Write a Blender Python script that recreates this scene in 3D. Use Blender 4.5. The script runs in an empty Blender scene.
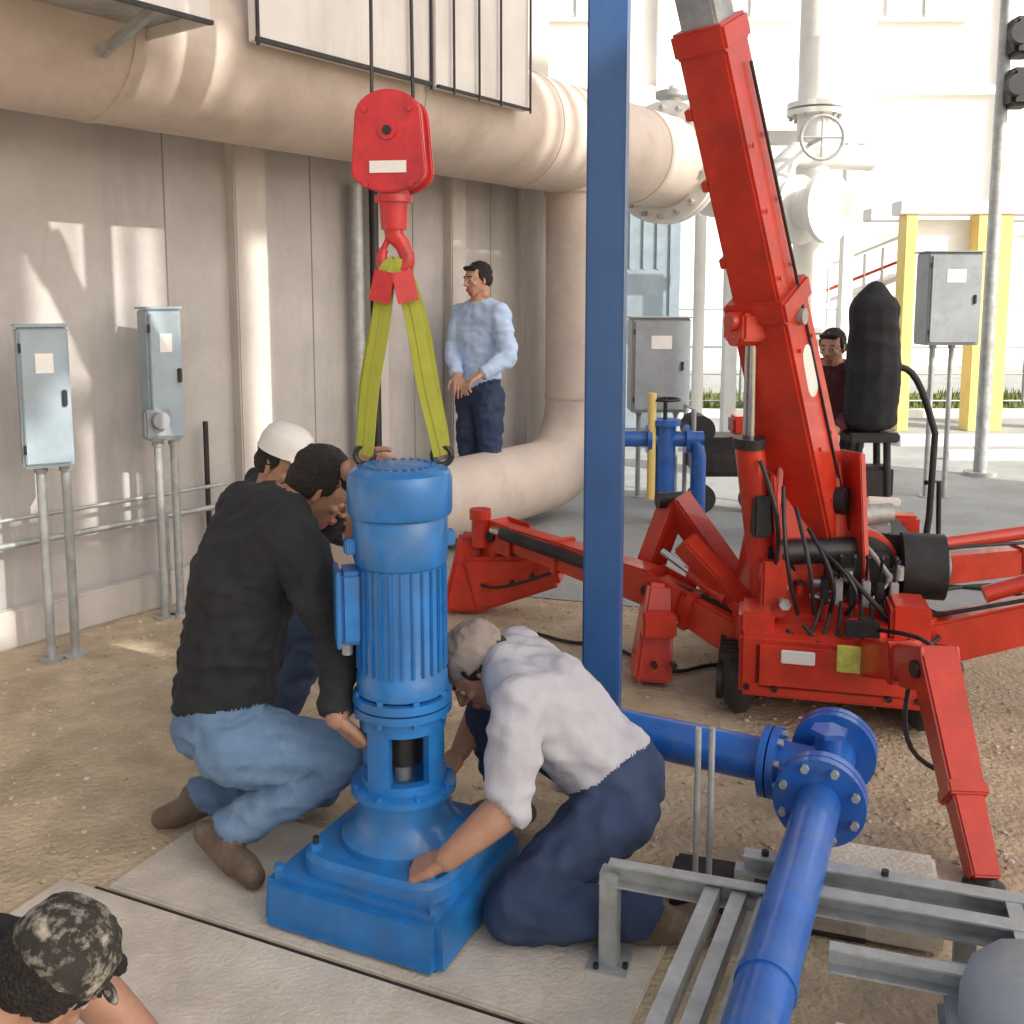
import bpy, bmesh, math, random
import numpy as np
from mathutils import Vector as V, Matrix, noise
random.seed(4)
sc=bpy.context.scene
# ---------------------------------------------------------------- materials
def mat(name,col,rough=.6,metal=0,var=.18,scale=5,bump=.15,bscale=50,dirt=None,damt=.5,dscale=3,streak=False,coat=0):
    m=bpy.data.materials.new(name); m.use_nodes=True; nt=m.node_tree; N=nt.nodes; L=nt.links
    bs=N['Principled BSDF']; bs.inputs['Metallic'].default_value=metal
    if coat: bs.inputs['Coat Weight'].default_value=coat
    tc=N.new('ShaderNodeTexCoord')
    n1=N.new('ShaderNodeTexNoise'); n1.inputs['Scale'].default_value=scale; n1.inputs['Detail'].default_value=8; n1.inputs['Roughness'].default_value=.65
    L.new(tc.outputs['Object'],n1.inputs['Vector'])
    r=N.new('ShaderNodeValToRGB'); e=r.color_ramp.elements
    e[0].position=.3;e[1].position=.72
    e[0].color=tuple(c*(1-var) for c in col)+(1,); e[1].color=tuple(min(1,c*(1+var)) for c in col)+(1,)
    L.new(n1.outputs['Fac'],r.inputs['Fac']); out=r.outputs['Color']
    if dirt:
        n2=N.new('ShaderNodeTexNoise'); n2.inputs['Scale'].default_value=dscale; n2.inputs['Detail'].default_value=10; n2.inputs['Roughness'].default_value=.7
        if streak:
            mp=N.new('ShaderNodeMapping'); mp.inputs['Scale'].default_value=(1,1,.15); L.new(tc.outputs['Object'],mp.inputs['Vector']); L.new(mp.outputs['Vector'],n2.inputs['Vector'])
        else: L.new(tc.outputs['Object'],n2.inputs['Vector'])
        r2=N.new('ShaderNodeValToRGB'); r2.color_ramp.elements[0].position=.48; r2.color_ramp.elements[1].position=.68
        r2.color_ramp.elements[0].color=(0,0,0,1); r2.color_ramp.elements[1].color=(damt,damt,damt,1)
        L.new(n2.outputs['Fac'],r2.inputs['Fac'])
        mx=N.new('ShaderNodeMixRGB'); L.new(r2.outputs['Color'],mx.inputs['Fac']); L.new(out,mx.inputs['Color1']); mx.inputs['Color2'].default_value=tuple(dirt)+(1,)
        out=mx.outputs['Color']
    L.new(out,bs.inputs['Base Color'])
    mr=N.new('ShaderNodeMapRange'); mr.inputs['To Min'].default_value=max(.02,rough-.12); mr.inputs['To Max'].default_value=min(1,rough+.12)
    L.new(n1.outputs['Fac'],mr.inputs['Value']); L.new(mr.outputs['Result'],bs.inputs['Roughness'])
    if bump:
        n3=N.new('ShaderNodeTexNoise'); n3.inputs['Scale'].default_value=bscale; n3.inputs['Detail'].default_value=6
        L.new(tc.outputs['Object'],n3.inputs['Vector'])
        b=N.new('ShaderNodeBump'); b.inputs['Strength'].default_value=bump; b.inputs['Distance'].default_value=.02
        L.new(n3.outputs['Fac'],b.inputs['Height']); L.new(b.outputs['Normal'],bs.inputs['Normal'])
    return m
M={}
M['blue']=mat('pump_blue_paint',(.016,.165,.47),.34,0,.25,9,.05,60,(.07,.15,.26),.55,7,coat=.25)
M['blue2']=mat('pipe_blue_paint',(.015,.11,.44),.33,0,.25,8,.05,60,(.10,.17,.30),.5,9,coat=.2)
M['bluepost']=mat('post_blue_paint',(.03,.10,.28),.42,0,.15,5,.05,40,(.07,.12,.2),.5,4,True)
M['red']=mat('crane_red_paint',(.58,.040,.018),.33,0,.18,7,.04,50,(.26,.04,.025),.5,6,coat=.25)
M['redblk']=mat('hook_red_paint',(.54,.022,.026),.36,0,.2,10,.04,60,(.2,.02,.02),.6,12,coat=.2)
M['black']=mat('black_rubber',(.018,.018,.02),.6,0,.3,12,.1,60,(.08,.07,.06),.35,8)
M['dark']=mat('dark_steel',(.04,.04,.045),.45,.6,.3,9,.1,50,(.11,.08,.06),.4,8)
M['chrome']=mat('chrome_rod',(.6,.6,.6),.2,1,.1,9,.03,60)
M['galv']=mat('galvanised_steel',(.42,.44,.44),.5,.4,.25,14,.08,60,(.28,.26,.23),.55,8)
M['beige']=mat('beige_pipe_paint',(.59,.50,.435),.5,0,.1,3,.05,30,(.40,.325,.26),.6,2.2)
M['beigel']=mat('pale_duct_paint',(.70,.67,.64),.5,0,.08,3,.06,30,(.48,.44,.4),.5,3,True)
M['wall']=mat('rendered_wall',(.48,.455,.44),.8,0,.14,2.5,.2,30,(.31,.29,.28),.7,1.6,True)
M['wall2']=mat('rendered_pilaster',(.55,.51,.475),.8,0,.14,2.5,.2,30,(.38,.35,.325),.65,1.6,True)
M['seam']=mat('wall_seam',(.26,.24,.23),.9,0,.1,3,.1,30)
M['boxblue']=mat('electrical_box_paint',(.33,.41,.47),.4,.1,.12,5,.04,40,(.26,.28,.28),.45,6)
M['boxgrey']=mat('grey_cabinet_paint',(.30,.33,.36),.5,.1,.12,5,.04,40,(.2,.2,.2),.45,6)
M['white']=mat('white_paint',(.80,.79,.76),.5,0,.06,4,.05,30,(.62,.6,.56),.4,3)
M['whitewall']=mat('white_render',(.90,.88,.85),.8,0,.04,1.5,.1,20,(.82,.79,.74),.4,.8)
M['window']=mat('hazy_window_glass',(.62,.65,.66),.25,0,.2,2,0)
M['yellow']=mat('yellow_paint',(.82,.62,.20),.5,0,.1,3,.08,30,(.7,.52,.22),.4,3)
M['webbing']=mat('sling_webbing',(.35,.37,.05),.85,0,.12,18,.12,320,(.22,.23,.05),.6,9)
M['concrete']=mat('concrete_slab',(.61,.55,.475),.85,0,.14,6,.3,80,(.42,.36,.29),.7,3.2)
M['apron']=mat('grey_concrete_apron',(.35,.365,.36),.85,0,.15,2,.3,60,(.24,.24,.23),.6,1.3)
M['sand']=mat('sandy_soil',(.53,.425,.295),.95,0,.25,7,.8,45,(.35,.27,.18),.75,2.6)
M['grass']=mat('grass_green',(.13,.17,.04),.9,0,.4,6,.8,60,(.26,.26,.09),.6,5)
M['skin']=mat('skin',(.52,.29,.20),.5,0,.12,25,.04,90,(.44,.2,.14),.3,20)
M['skind']=mat('skin_tanned',(.40,.215,.14),.48,0,.12,25,.04,90,(.32,.14,.09),.35,20)
M['hair']=mat('dark_hair',(.018,.013,.011),.6,0,.5,60,.8,180)
M['capg']=mat('grey_cap_cloth',(.27,.225,.19),.9,0,.12,20,.12,200)
M['camo']=mat('patterned_cap_cloth',(.03,.026,.022),.9,0,.3,30,.2,160,(.52,.47,.38),.9,26)
M['blackcloth']=mat('black_jersey',(.016,.017,.021),.9,0,.3,12,.12,60,(.035,.035,.04),.5,5)
M['greycloth']=mat('grey_cotton',(.45,.44,.48),.9,0,.07,6,.10,60,(.36,.35,.39),.5,5)
M['denim']=mat('light_denim',(.13,.22,.35),.9,0,.2,8,.12,120,(.24,.34,.47),.65,6)
M['navy']=mat('dark_denim',(.026,.044,.10),.9,0,.2,8,.12,120,(.055,.08,.145),.6,6)
M['whitecloth']=mat('pale_blue_shirt',(.47,.61,.84),.85,0,.06,10,.08,60)
M['boot']=mat('brown_leather',(.12,.08,.055),.6,0,.3,20,.2,120,(.26,.2,.14),.6,14)
M['eyew']=mat('eye_white',(.5,.46,.43),.3,0,.02,5,0)
M['eyed']=mat('eye_iris',(.03,.018,.01),.15,0,.02,5,0)
M['lip']=mat('lips',(.38,.14,.11),.45,0,.1,20,.05,80)
M['hat']=mat('hard_hat_plastic',(.75,.72,.68),.3,0,.04,8,.02,30,(.5,.45,.4),.3,10)
M['label']=mat('label_yellow',(.62,.62,.12),.5,0,.3,30,.1,60)
M['maroon']=mat('maroon_cloth',(.09,.02,.025),.9,0,.3,12,.15,80)
def fabric():  # translucent cloth of the added sun blocker, passes sun on as soft fill
    m=bpy.data.materials.new('added_blocker_cloth'); m.use_nodes=True; nt=m.node_tree; nt.nodes.clear()
    o=nt.nodes.new('ShaderNodeOutputMaterial'); a=nt.nodes.new('ShaderNodeBsdfTranslucent'); b=nt.nodes.new('ShaderNodeBsdfDiffuse'); x=nt.nodes.new('ShaderNodeMixShader'); n=nt.nodes.new('ShaderNodeTexNoise'); r=nt.nodes.new('ShaderNodeValToRGB')
    n.inputs['Scale'].default_value=2; r.color_ramp.elements[0].color=(.86,.83,.77,1); r.color_ramp.elements[1].color=(.95,.92,.86,1)
    nt.links.new(n.outputs['Fac'],r.inputs['Fac']); nt.links.new(r.outputs['Color'],a.inputs['Color']); nt.links.new(r.outputs['Color'],b.inputs['Color']); x.inputs[0].default_value=.3
    nt.links.new(a.outputs[0],x.inputs[1]); nt.links.new(b.outputs[0],x.inputs[2]); nt.links.new(x.outputs[0],o.inputs['Surface']); return m
M['fabric']=fabric()
# ---------------------------------------------------------------- mesh building
def orient(d,up=V((0,0,1))):
    z=V(d).normalized()
    u=V(up)
    if abs(z.dot(u.normalized()))>.98: u=V((0,1,0))
    x=u.cross(z).normalized(); y=z.cross(x).normalized()
    return Matrix((x,y,z)).transposed()
class B:
    def __init__(s,name,mats):
        s.bm=bmesh.new(); s.name=name; s.mats=mats
    def add(s,t,mi=0):
        mp={}
        for v in t.verts: mp[v]=s.bm.verts.new(v.co)
        for f in t.faces:
            try:
                nf=s.bm.faces.new([mp[v] for v in f.verts]); nf.material_index=mi
            except ValueError: pass
        t.free()
    def box(s,c,size,R=None,mi=0,bev=.006,taper=1):
        t=bmesh.new(); bmesh.ops.create_cube(t,size=1)
        for v in t.verts:
            k=taper if v.co.z>0 else 1
            v.co=V((v.co.x*size[0]*k,v.co.y*size[1]*k,v.co.z*size[2]))
        if bev: bmesh.ops.bevel(t,geom=t.edges[:],offset=min(bev,min(size)*.3),segments=2,affect='EDGES')
        R=R or Matrix.Identity(3)
        for v in t.verts: v.co=R@v.co+V(c)
        s.add(t,mi)
    def beam(s,p1,p2,a,b=None,side=(1,0,0),mi=0,bev=.008):
        b=b or a; p1=V(p1);p2=V(p2); z=(p2-p1).normalized(); x=V(side); x=(x-z*x.dot(z)).normalized(); y=z.cross(x)
        t=bmesh.new(); q=[]
        for p,w in((p1,a),(p2,b)):
            for sx,sy in((-1,-1),(1,-1),(1,1),(-1,1)): q.append(t.verts.new(p+x*sx*w[0]/2+y*sy*w[1]/2))
        for f in((3,2,1,0),(4,5,6,7),(0,1,5,4),(1,2,6,5),(2,3,7,6),(3,0,4,7)): t.faces.new([q[i] for i in f])
        if bev: bmesh.ops.bevel(t,geom=t.edges[:],offset=bev,segments=2,affect='EDGES')
        s.add(t,mi)
    def cyl(s,p1,p2,r,r2=None,mi=0,seg=28):
        r2=r if r2 is None else r2
        s.path([p1,p2],[r,r2],mi,seg)
    def path(s,pts,r,mi=0,seg=20):
        pts=[V(p) for p in pts]; n=len(pts)
        if not isinstance(r,(list,tuple)): r=[r]*n
        t=bmesh.new(); rings=[]; px=None
        for i,p in enumerate(pts):
            d=(pts[min(i+1,n-1)]-pts[max(i-1,0)]).normalized()
            if px is None: R=orient(d); x=R.col[0]
            else: x=(px-d*px.dot(d)).normalized()
            y=d.cross(x); px=x
            rings.append([t.verts.new(p+(x*math.cos(a)+y*math.sin(a))*r[i]) for a in [2*math.pi*k/seg for k in range(seg)]])
        for a,b in zip(rings,rings[1:]):
            for k in range(seg): t.faces.new((a[k],a[(k+1)%seg],b[(k+1)%seg],b[k]))
        t.faces.new(rings[0][::-1]); t.faces.new(rings[-1])
        s.add(t,mi)
    def lathe(s,prof,c=(0,0,0),d=(0,0,1),mi=0,seg=40):
        R=orient(d); t=bmesh.new(); rings=[]
        for r,z in prof: rings.append([t.verts.new(V(c)+R@V((r*math.cos(a),r*math.sin(a),z))) for a in [2*math.pi*k/seg for k in range(seg)]])
        for a,b in zip(rings,rings[1:]):
            for k in range(seg): t.faces.new((a[k],a[(k+1)%seg],b[(k+1)%seg],b[k]))
        t.faces.new(rings[0][::-1]); t.faces.new(rings[-1]); s.add(t,mi)
    def arc(s,c,ri,ro,a0,a1,z0,z1,mi=0,seg=14):
        t=bmesh.new(); rows=[]
        for k in range(seg+1):
            a=a0+(a1-a0)*k/seg; e=V((math.cos(a),math.sin(a),0)); c=V(c)
            rows.append([t.verts.new(c+e*r+V((0,0,z))) for r,z in((ri,z0),(ro,z0),(ro,z1),(ri,z1))])
        for a,b in zip(rows,rows[1:]):
            for k in range(4): t.faces.new((a[k],b[k],b[(k+1)%4],a[(k+1)%4]))
        t.faces.new(rows[0]); t.faces.new(rows[-1][::-1]); s.add(t,mi)
    def plate(s,c,R,out,th,mi=0,bev=.008):
        t=bmesh.new(); f=[t.verts.new(V(c)+R@V((x,-th/2,z))) for x,z in out]; g=[t.verts.new(V(c)+R@V((x,th/2,z))) for x,z in out]; n=len(out)
        t.faces.new(f); t.faces.new(g[::-1])
        for i in range(n): t.faces.new((f[(i+1)%n],f[i],g[i],g[(i+1)%n]))
        bmesh.ops.recalc_face_normals(t,faces=t.faces[:])
        es=[e for e in t.edges if e.calc_face_angle(0)>1]
        if bev: bmesh.ops.bevel(t,geom=es,offset=bev,segments=3,affect='EDGES')
        s.add(t,mi)
    def hull(s,els,mi=0):
        t=bmesh.new()
        for c,r,R in els:
            r=(r,r,r) if not isinstance(r,(tuple,list)) else r
            for u in ICO:
                q=V((u[0]*r[0],u[1]*r[1],u[2]*r[2])); q=R@q if R else q
                t.verts.new(V(c)+q)
        g=bmesh.ops.convex_hull(t,input=t.verts[:])
        bmesh.ops.delete(t,geom=[v for v in t.verts if not v.link_faces],context='VERTS')
        s.add(t,mi)
    def bolts(s,c,d,r,n,br=.009,h=.012,mi=0,off=0):
        R=orient(d)
        for k in range(n):
            a=2*math.pi*(k+.5)/n+off; p=V(c)+R@V((r*math.cos(a),r*math.sin(a),0))
            s.cyl(p,p+V(d).normalized()*h,br,None,mi,6)
    def quad(s,pts,mi=0):
        s.bm.faces.new([s.bm.verts.new(V(p)) for p in pts]).material_index=mi
    def done(s,parent=None,ang=.6):
        bmesh.ops.recalc_face_normals(s.bm,faces=s.bm.faces[:])
        for f in s.bm.faces: f.smooth=True
        for e in s.bm.edges:
            if len(e.link_faces)==2 and e.calc_face_angle(0)>ang: e.smooth=False
        me=bpy.data.meshes.new(s.name); s.bm.to_mesh(me); s.bm.free()
        for m in s.mats: me.materials.append(M[m])
        o=bpy.data.objects.new(s.name,me); sc.collection.objects.link(o)
        if parent: par(o,parent)
        return o
_t=bmesh.new(); bmesh.ops.create_icosphere(_t,subdivisions=2,radius=1); ICO=[tuple(v.co) for v in _t.verts]; _t.free()
def emp(name,loc):
    e=bpy.data.objects.new(name,None); e.empty_display_size=.2; e.location=loc; sc.collection.objects.link(e); return e
def par(o,e):
    o.parent=e; o.matrix_parent_inverse=Matrix.Translation(-V(e.location))
def sag(p1,p2,dz,n=12,side=(0,0,0)):
    p1=V(p1);p2=V(p2); return [p1.lerp(p2,t)+(V((0,0,-dz))+V(side))*math.sin(math.pi*t) for t in [k/n for k in range(n+1)]]
# ---------------------------------------------------------------- people
def remesh(b,voxel,smooth=3,parent=None,disp=0,dsize=.1,segs=None,mats=None):
    bmesh.ops.recalc_face_normals(b.bm,faces=b.bm.faces[:])
    me=bpy.data.meshes.new(b.name); b.bm.to_mesh(me); b.bm.free()
    o=bpy.data.objects.new(b.name+'_t',me); sc.collection.objects.link(o)
    m=o.modifiers.new('r','REMESH'); m.mode='VOXEL'; m.voxel_size=voxel; m.adaptivity=0
    m=o.modifiers.new('s','SMOOTH'); m.iterations=smooth; m.factor=.6
    dg=bpy.context.evaluated_depsgraph_get(); me2=bpy.data.meshes.new_from_object(o.evaluated_get(dg))
    bpy.data.objects.remove(o); me2.name=b.name
    n=len(me2.vertices); co=np.empty(n*3); me2.vertices.foreach_get('co',co); co=co.reshape(-1,3)
    me2.materials.clear()
    for mm in mats: me2.materials.append(M[mm])
    regv=None
    if segs:
        D=[]
        for p1,p2,r1,r2,mi in segs:
            p1=np.array(p1);p2=np.array(p2); d=p2-p1; L=max(1e-9,d@d); t=np.clip(((co-p1)@d)/L,0,1)
            D.append(np.linalg.norm(co-(p1+t[:,None]*d),axis=1)-(r1+(r2-r1)*t))
        regv=np.array([s[4] for s in segs])[np.argmin(np.array(D),axis=0)]
    if disp:
        no=np.empty(n*3); me2.vertices.foreach_get('normal',no); no=no.reshape(-1,3)
        for i in range(n):
            if regv is not None and regv[i] not in disp[1]: continue
            q=V(co[i])
            w=noise.noise(q/dsize)+.35*noise.noise(q/dsize*2.3+V((7,3,1)))
            w2=1-2*abs(noise.noise(V((q.x/dsize*.8,q.y/dsize*.8,q.z/dsize*1.7+9))))
            w3=1-2*abs(noise.noise(V((q.x/dsize*1.5+4,q.y/dsize*1.5,q.z/dsize*.9))))
            ex=.004 if (segs and len(segs)>3 and regv[i]==1) else 0
            co[i]+=no[i]*(disp[0]*(w*.5+w2*.5+w3*.35)+ex)
        me2.vertices.foreach_set('co',co.ravel())
    if segs:
        mi=[int(regv[p.vertices[0]]) for p in me2.polygons]
        me2.polygons.foreach_set('material_index',mi)
    me2.polygons.foreach_set('use_smooth',[True]*len(me2.polygons)); me2.update()
    o=bpy.data.objects.new(b.name,me2); sc.collection.objects.link(o)
    if parent: par(o,parent)
    return o
def hand(W,d,n,s,curl,skin,parent,side):
    W=V(W); d=V(d).normalized(); n=V(n); n=(n-d*n.dot(d)).normalized(); x=d.cross(n).normalized()
    if x.dot(V(s))<0: x=-x
    s=x; b=B('hand_'+side,[skin])
    b.hull([(W+s*.012,.017,None),(W-s*.012,.017,None),(W+d*.045+s*.026,.015,None),(W+d*.045-s*.026,.014,None)])
    b.hull([(W+d*.03+s*.022,.015,None),(W+d*.03-s*.024,.015,None),(W+d*.085+s*.03,.012,None),(W+d*.08-s*.032,.011,None),(W+d*.088,.0125,None)])
    for k,(off,fl) in enumerate(((.032,.95),(.011,1.05),(-.011,.98),(-.032,.78))):
        p=W+d*(.088-abs(off)*.15)+s*off; a=0; c=curl*(.85+.08*k)
        for j,(ln,bend,r) in enumerate(((.044,.9,.0095),(.028,1.0,.0088),(.021,.7,.008))):
            a+=bend*c; dd=(d*math.cos(a)+n*math.sin(a)+s*off*1.5).normalized(); q=p+dd*ln*fl
            b.hull([(p,r,None),(q,r-.0006,None)]); p=q
    p=W+d*.022+s*.024
    for ln,dv,r in((.042,d*.55+s*.75+n*.35,.0125),(.034,d*.85+s*.35+n*.5*(.5+curl),.0105),(.024,d*.9+s*.05+n*.6*(.5+curl),.009)):
        q=p+dv.normalized()*ln; b.hull([(p,r,None),(q,r-.001,None)]); p=q
    return remesh(b,.0032,2,parent,mats=[skin])
def head(c,f,u,parent,skin='skin',hair='hair',hat=None,sc_=1,cap=None):
    c=V(c); f=V(f).normalized(); u=V(u); u=(u-f*u.dot(f)).normalized(); r=f.cross(u)
    R=Matrix((r,f,u)).transposed()
    def P(x,y,z): return c+R@V((x,y,z))*sc_
    b=B('head',[skin,'lip']); H=lambda els:b.hull([(P(*p),tuple(k*sc_ for k in rr),R) for p,rr in els])
    H([((0,-.014,.03),(.075,.094,.085))])
    H([((0,.02,.02),(.066,.07,.06)),((0,.035,-.035),(.052,.048,.045)),((0,.052,-.088),(.026,.026,.022)),((.042,.0,-.055),(.018,.02,.02)),((-.042,.0,-.055),(.018,.02,.02))])
    H([((.028,.079,.018),(.016,.01,.008)),((-.028,.079,.018),(.016,.01,.008))])
    H([((0,.088,.008),(.008,.008,.008)),((0,.106,-.028),(.011,.011,.010))])
    for sx in(-1,1):
        H([((.013*sx,.094,-.032),(.009,.010,.008))])
        H([((.041*sx,.062,-.022),(.016,.016,.014))])
        H([((.074*sx,-.006,.012),(.007,.016,.016)),((.074*sx,-.002,-.022),(.006,.011,.013))])
    H([((.017,.083,-.058),(.008,.007,.005)),((-.017,.083,-.058),(.008,.007,.005)),((0,.089,-.057),(.01,.007,.005))])
    H([((.014,.081,-.067),(.008,.007,.006)),((-.014,.081,-.067),(.008,.007,.006)),((0,.086,-.068),(.01,.007,.006))])
    H([((0,-.03,-.04),(.055,.05,.05)),((0,-.03,-.1),(.052,.052,.04))])
    L0=P(.018,.088,-.062);L1=P(-.018,.088,-.062)
    remesh(b,.0042,3,parent,segs=[(tuple(c),tuple(c),.08,.08,0),(tuple(L0),tuple(L1),.0075,.0075,1)],mats=[skin,'lip'])
    e=B('eyes',['eyew','eyed'])
    for sx in(-1,1):
        e.hull([(P(.03*sx,.0700,.0),.0125*sc_,None)],0); e.hull([(P(.03*sx,.0775,-.001),.0068*sc_,None)],1)
    e.done(parent)
    h=B('hair',[hair])
    H2=lambda els:h.hull([(P(*p),tuple(k*sc_ for k in rr),R) for p,rr in els])
    H2([((0,-.024,.042),(.078,.09,.08))]); H2([((0,-.05,.0),(.076,.058,.065))])
    H2([((.066,.012,.03),(.010,.02,.03)),((.07,-.03,.0),(.011,.028,.035))]); H2([((-.066,.012,.03),(.010,.02,.03)),((-.07,-.03,.0),(.011,.028,.035))])
    H2([((.03,.055,.078),(.03,.02,.016)),((-.03,.055,.078),(.03,.02,.016))])
    for sx in(-1,1): H2([((.018*sx,.0865,.026),(.004,.004,.003)),((.042*sx,.078,.026),(.004,.004,.003))])
    remesh(h,.0042,1,parent,disp=(.0045,(0,)),dsize=.012,segs=[(tuple(c),tuple(c),.1,.1,0)],mats=[hair])
    if cap:
        h=B('cap',[cap]); H2=lambda els:h.hull([(P(*p),tuple(k*sc_ for k in rr),R) for p,rr in els])
        H2([((0,-.02,.052),(.084,.098,.08)),((0,-.02,.03),(.084,.098,.012))])
        H2([((0,.085,.035),(.055,.01,.005)),((0,.135,.022),(.04,.016,.005))])
        remesh(h,.0045,2,parent,disp=(.005,(0,)),dsize=.04,segs=[(tuple(c),tuple(c),.1,.1,0)],mats=[cap])
    if hat:
        k=B('hat',[hat]); 
        prof=[(.105,.045),(.102,.055),(.099,.085),(.085,.118),(.055,.138),(.02,.146),(.004,.147)]
        t=bmesh.new(); rings=[]
        for rr,z in prof: rings.append([t.verts.new(P(rr*.86*math.cos(a),-.01+rr*1.02*math.sin(a),z)) for a in [2*math.pi*j/32 for j in range(32)]])
        for a_,b_ in zip(rings,rings[1:]):
            for j in range(32): t.faces.new((a_[j],a_[(j+1)%32],b_[(j+1)%32],b_[j]))
        t.faces.new(rings[-1]); t.faces.new(rings[0][::-1]); k.add(t)
        k.hull([(P(0,.08,.045),(.07*sc_,.01*sc_,.004*sc_),R),(P(0,.125,.036),(.045*sc_,.012*sc_,.004*sc_),R)])
        k.done(parent)
def person(name,J,top,bottom,shoe,skin='skin',hair='hair',hat=None,cap=None,sleeve=1.0,bulk=1.0,curl=.6,hands=None,hf=(1,0,0),hu=(0,0,1),vox=.009,hs=1):
    J={k:V(v) for k,v in J.items()}
    e=emp(name,(J['pelvis'].x,J['pelvis'].y,0)); b=B('body',[]); S=[]
    mats=[skin,top,bottom,shoe]
    lat=(J['shR']-J['shL']).normalized(); up=(J['chest']-J['pelvis']).normalized(); lat=(lat-up*lat.dot(up)).normalized(); dep=up.cross(lat)
    R=Matrix((lat,dep,up)).transposed()
    lh=(J['hipR']-J['hipL']).normalized(); Rp=Matrix((lh,up.cross(lh).normalized(),lh.cross(up.cross(lh)).normalized())).transposed()
    pe=J['pelvis'];ch=J['chest'];wa=pe.lerp(ch,.45)
    k=bulk
    b.hull([(pe,(.165*k,.12*k,.11),Rp),(wa,(.15*k,.115*k,.08),R)])
    b.hull([(wa,(.15*k,.115*k,.08),R),(ch,(.17*k,.125*k,.12),R)])
    nk=J['neck']; b.hull([(ch,(.165*k,.12*k,.11),R),(J['shL'],.06*k,None),(J['shR'],.06*k,None),(nk,.055,None)])
    S+= [(pe,wa,.13*k,.12*k,1),(wa,ch,.12*k,.14*k,1),(ch,nk-(nk-ch)*.1,.14*k,.07,1),(J['shL'],J['shR'],.07,.07,1),(pe-up*.05-lat*.05,pe-up*.05+lat*.05,.15*k,.15*k,2)]
    hd=J['head']; b.hull([(nk,.058,None),(nk.lerp(hd,.7),.052,None)]); S.append((nk.lerp(hd,.25),hd,.055,.055,0))
    for s in 'LR':
        sh,el,wr=J['sh'+s],J['el'+s],J['wr'+s]
        b.hull([(sh,.068*k,None),(el,.05*k,None)]); fm=el.lerp(wr,.3)
        b.hull([(el,.05*k,None),(fm,.047*k,None)]); b.hull([(fm,.047*k,None),(wr,.031,None)])
        S.append((sh,el,.068,.05,1)) if sleeve>.45 else S.append((sh,sh.lerp(el,.6),.068,.05,1))
        if sleeve>.9: S.append((el,el.lerp(wr,.93),.05,.034,1)); S.append((el.lerp(wr,.97),wr,.033,.033,0))
        else:
            S.append((el,wr,.05,.033,0))
        hp,kn,an,to=J['hip'+s],J['kn'+s],J['an'+s],J['toe'+s]
        b.hull([(hp,.105*k,None),(kn,.068,None)]); cm=kn.lerp(an,.35)
        b.hull([(kn,.068,None),(cm,.066,None)]); b.hull([(cm,.066,None),(an,.05,None)])
        S.append((hp,kn,.105*k,.068,2)); S.append((kn,kn.lerp(an,.88),.068,.052,2))
        fd=(to-an); fd.normalize(); sd=(kn-an).normalized(); sv=sd if abs(sd.dot(fd))<.8 else V((0,0,1))
        heel=an-sv*.045-fd*.035
        b.hull([(an-sv*.01,.045,None),(heel,.036,None),(an.lerp(to,.6)-sv*.02,.04,None)]); b.hull([(an.lerp(to,.5)-sv*.02,.04,None),(to,.034,None),(to-fd*.05+lh*.015,.036,None),(heel,.034,None)])
        S.append((an-sv*.02,to,.04,.036,3)); S.append((heel,to,.034,.034,3))
    S=[(tuple(a),tuple(c),r1,r2,m) for a,c,r1,r2,m in S]
    remesh(b,vox,5,e,disp=(.017,(1,2)),dsize=.095,segs=S,mats=mats)
    head(J['head'],hf,hu,e,skin,hair,hat,hs,cap)
    for s in 'LR':
        wr=J['wr'+s]; fd=(wr-J['el'+s]).normalized()
        hh=(hands or {}).get(s,{})
        hand(wr+V(hh.get('d',fd)).normalized()*.01,hh.get('d',fd),hh.get('n',(0,0,-1)),hh.get('s',(0,0,1)),hh.get('c',curl),skin,e,s)
    return e
# ---------------------------------------------------------------- ground
g=B('ground',['sand']); g.quad([(-400,-400,0),(400,-400,0),(400,400,0),(-400,400,0)]); g.done()
g=B('concrete_apron',['apron']); g.quad([(-1.0,5.6,.004),(1.2,4.9,.004),(2.2,5.0,.004),(14,4.2,.004),(40,4,.004),(40,13.5,.004),(-1,13.5,.004)]); g.done()
g=B('grass_verge',['grass'])
g.quad([(0,13.52,.006),(60,13.52,.006),(60,17,.006),(0,17,.006)])
for i in range(5000):
    x=random.uniform(1,16);y=random.uniform(13.55,16.9);h=random.uniform(.05,.16);a=random.random()*6.28;dx,dy=math.cos(a)*.02,math.sin(a)*.02
    g.bm.faces.new([g.bm.verts.new(q) for q in((x-dx,y-dy,0),(x+dx,y+dy,0),(x+random.uniform(-.05,.05),y+random.uniform(-.05,.05),h))])
g.done()
g=B('road',['apron']); g.quad([(-60,17.02,.008),(80,17.02,.008),(80,26,.008),(-60,26,.008)]); g.done()
k=B('kerb',['white']); k.box((15,13.5,.06),(28,.14,.12)); k.box((8.5,10.9,.06),(8.5,.14,.12)); k.box((8.5,9.9,.05),(8.3,.1,.1)); k.done()
a_=V((.912,-.41,0)); b_=V((.41,.912,0)); G=V((-.69,2.36,0)); RA=Matrix((a_,b_,V((0,0,1)))).transposed()
def slab(name,a0,a1,b0,b1,z=.012,m='concrete'):
    s=B(name,[m]); s.box(G+a_*(a0+a1)/2+b_*(b0+b1)/2+V((0,0,z/2-.02)),(a1-a0,b1-b0,z+.04),RA,0,.006); return s.done()
slab('concrete_slab',-.46,1.0,.010,.50); slab('concrete_slab',-.60,1.0,-1.5,-.010); slab('concrete_slab',1.02,1.75,-1.5,.1)
slab('expansion_joint',-.5,1.0,-.009,.009,.004,'black')
g=B('gravel',['concrete','sand'])
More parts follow.
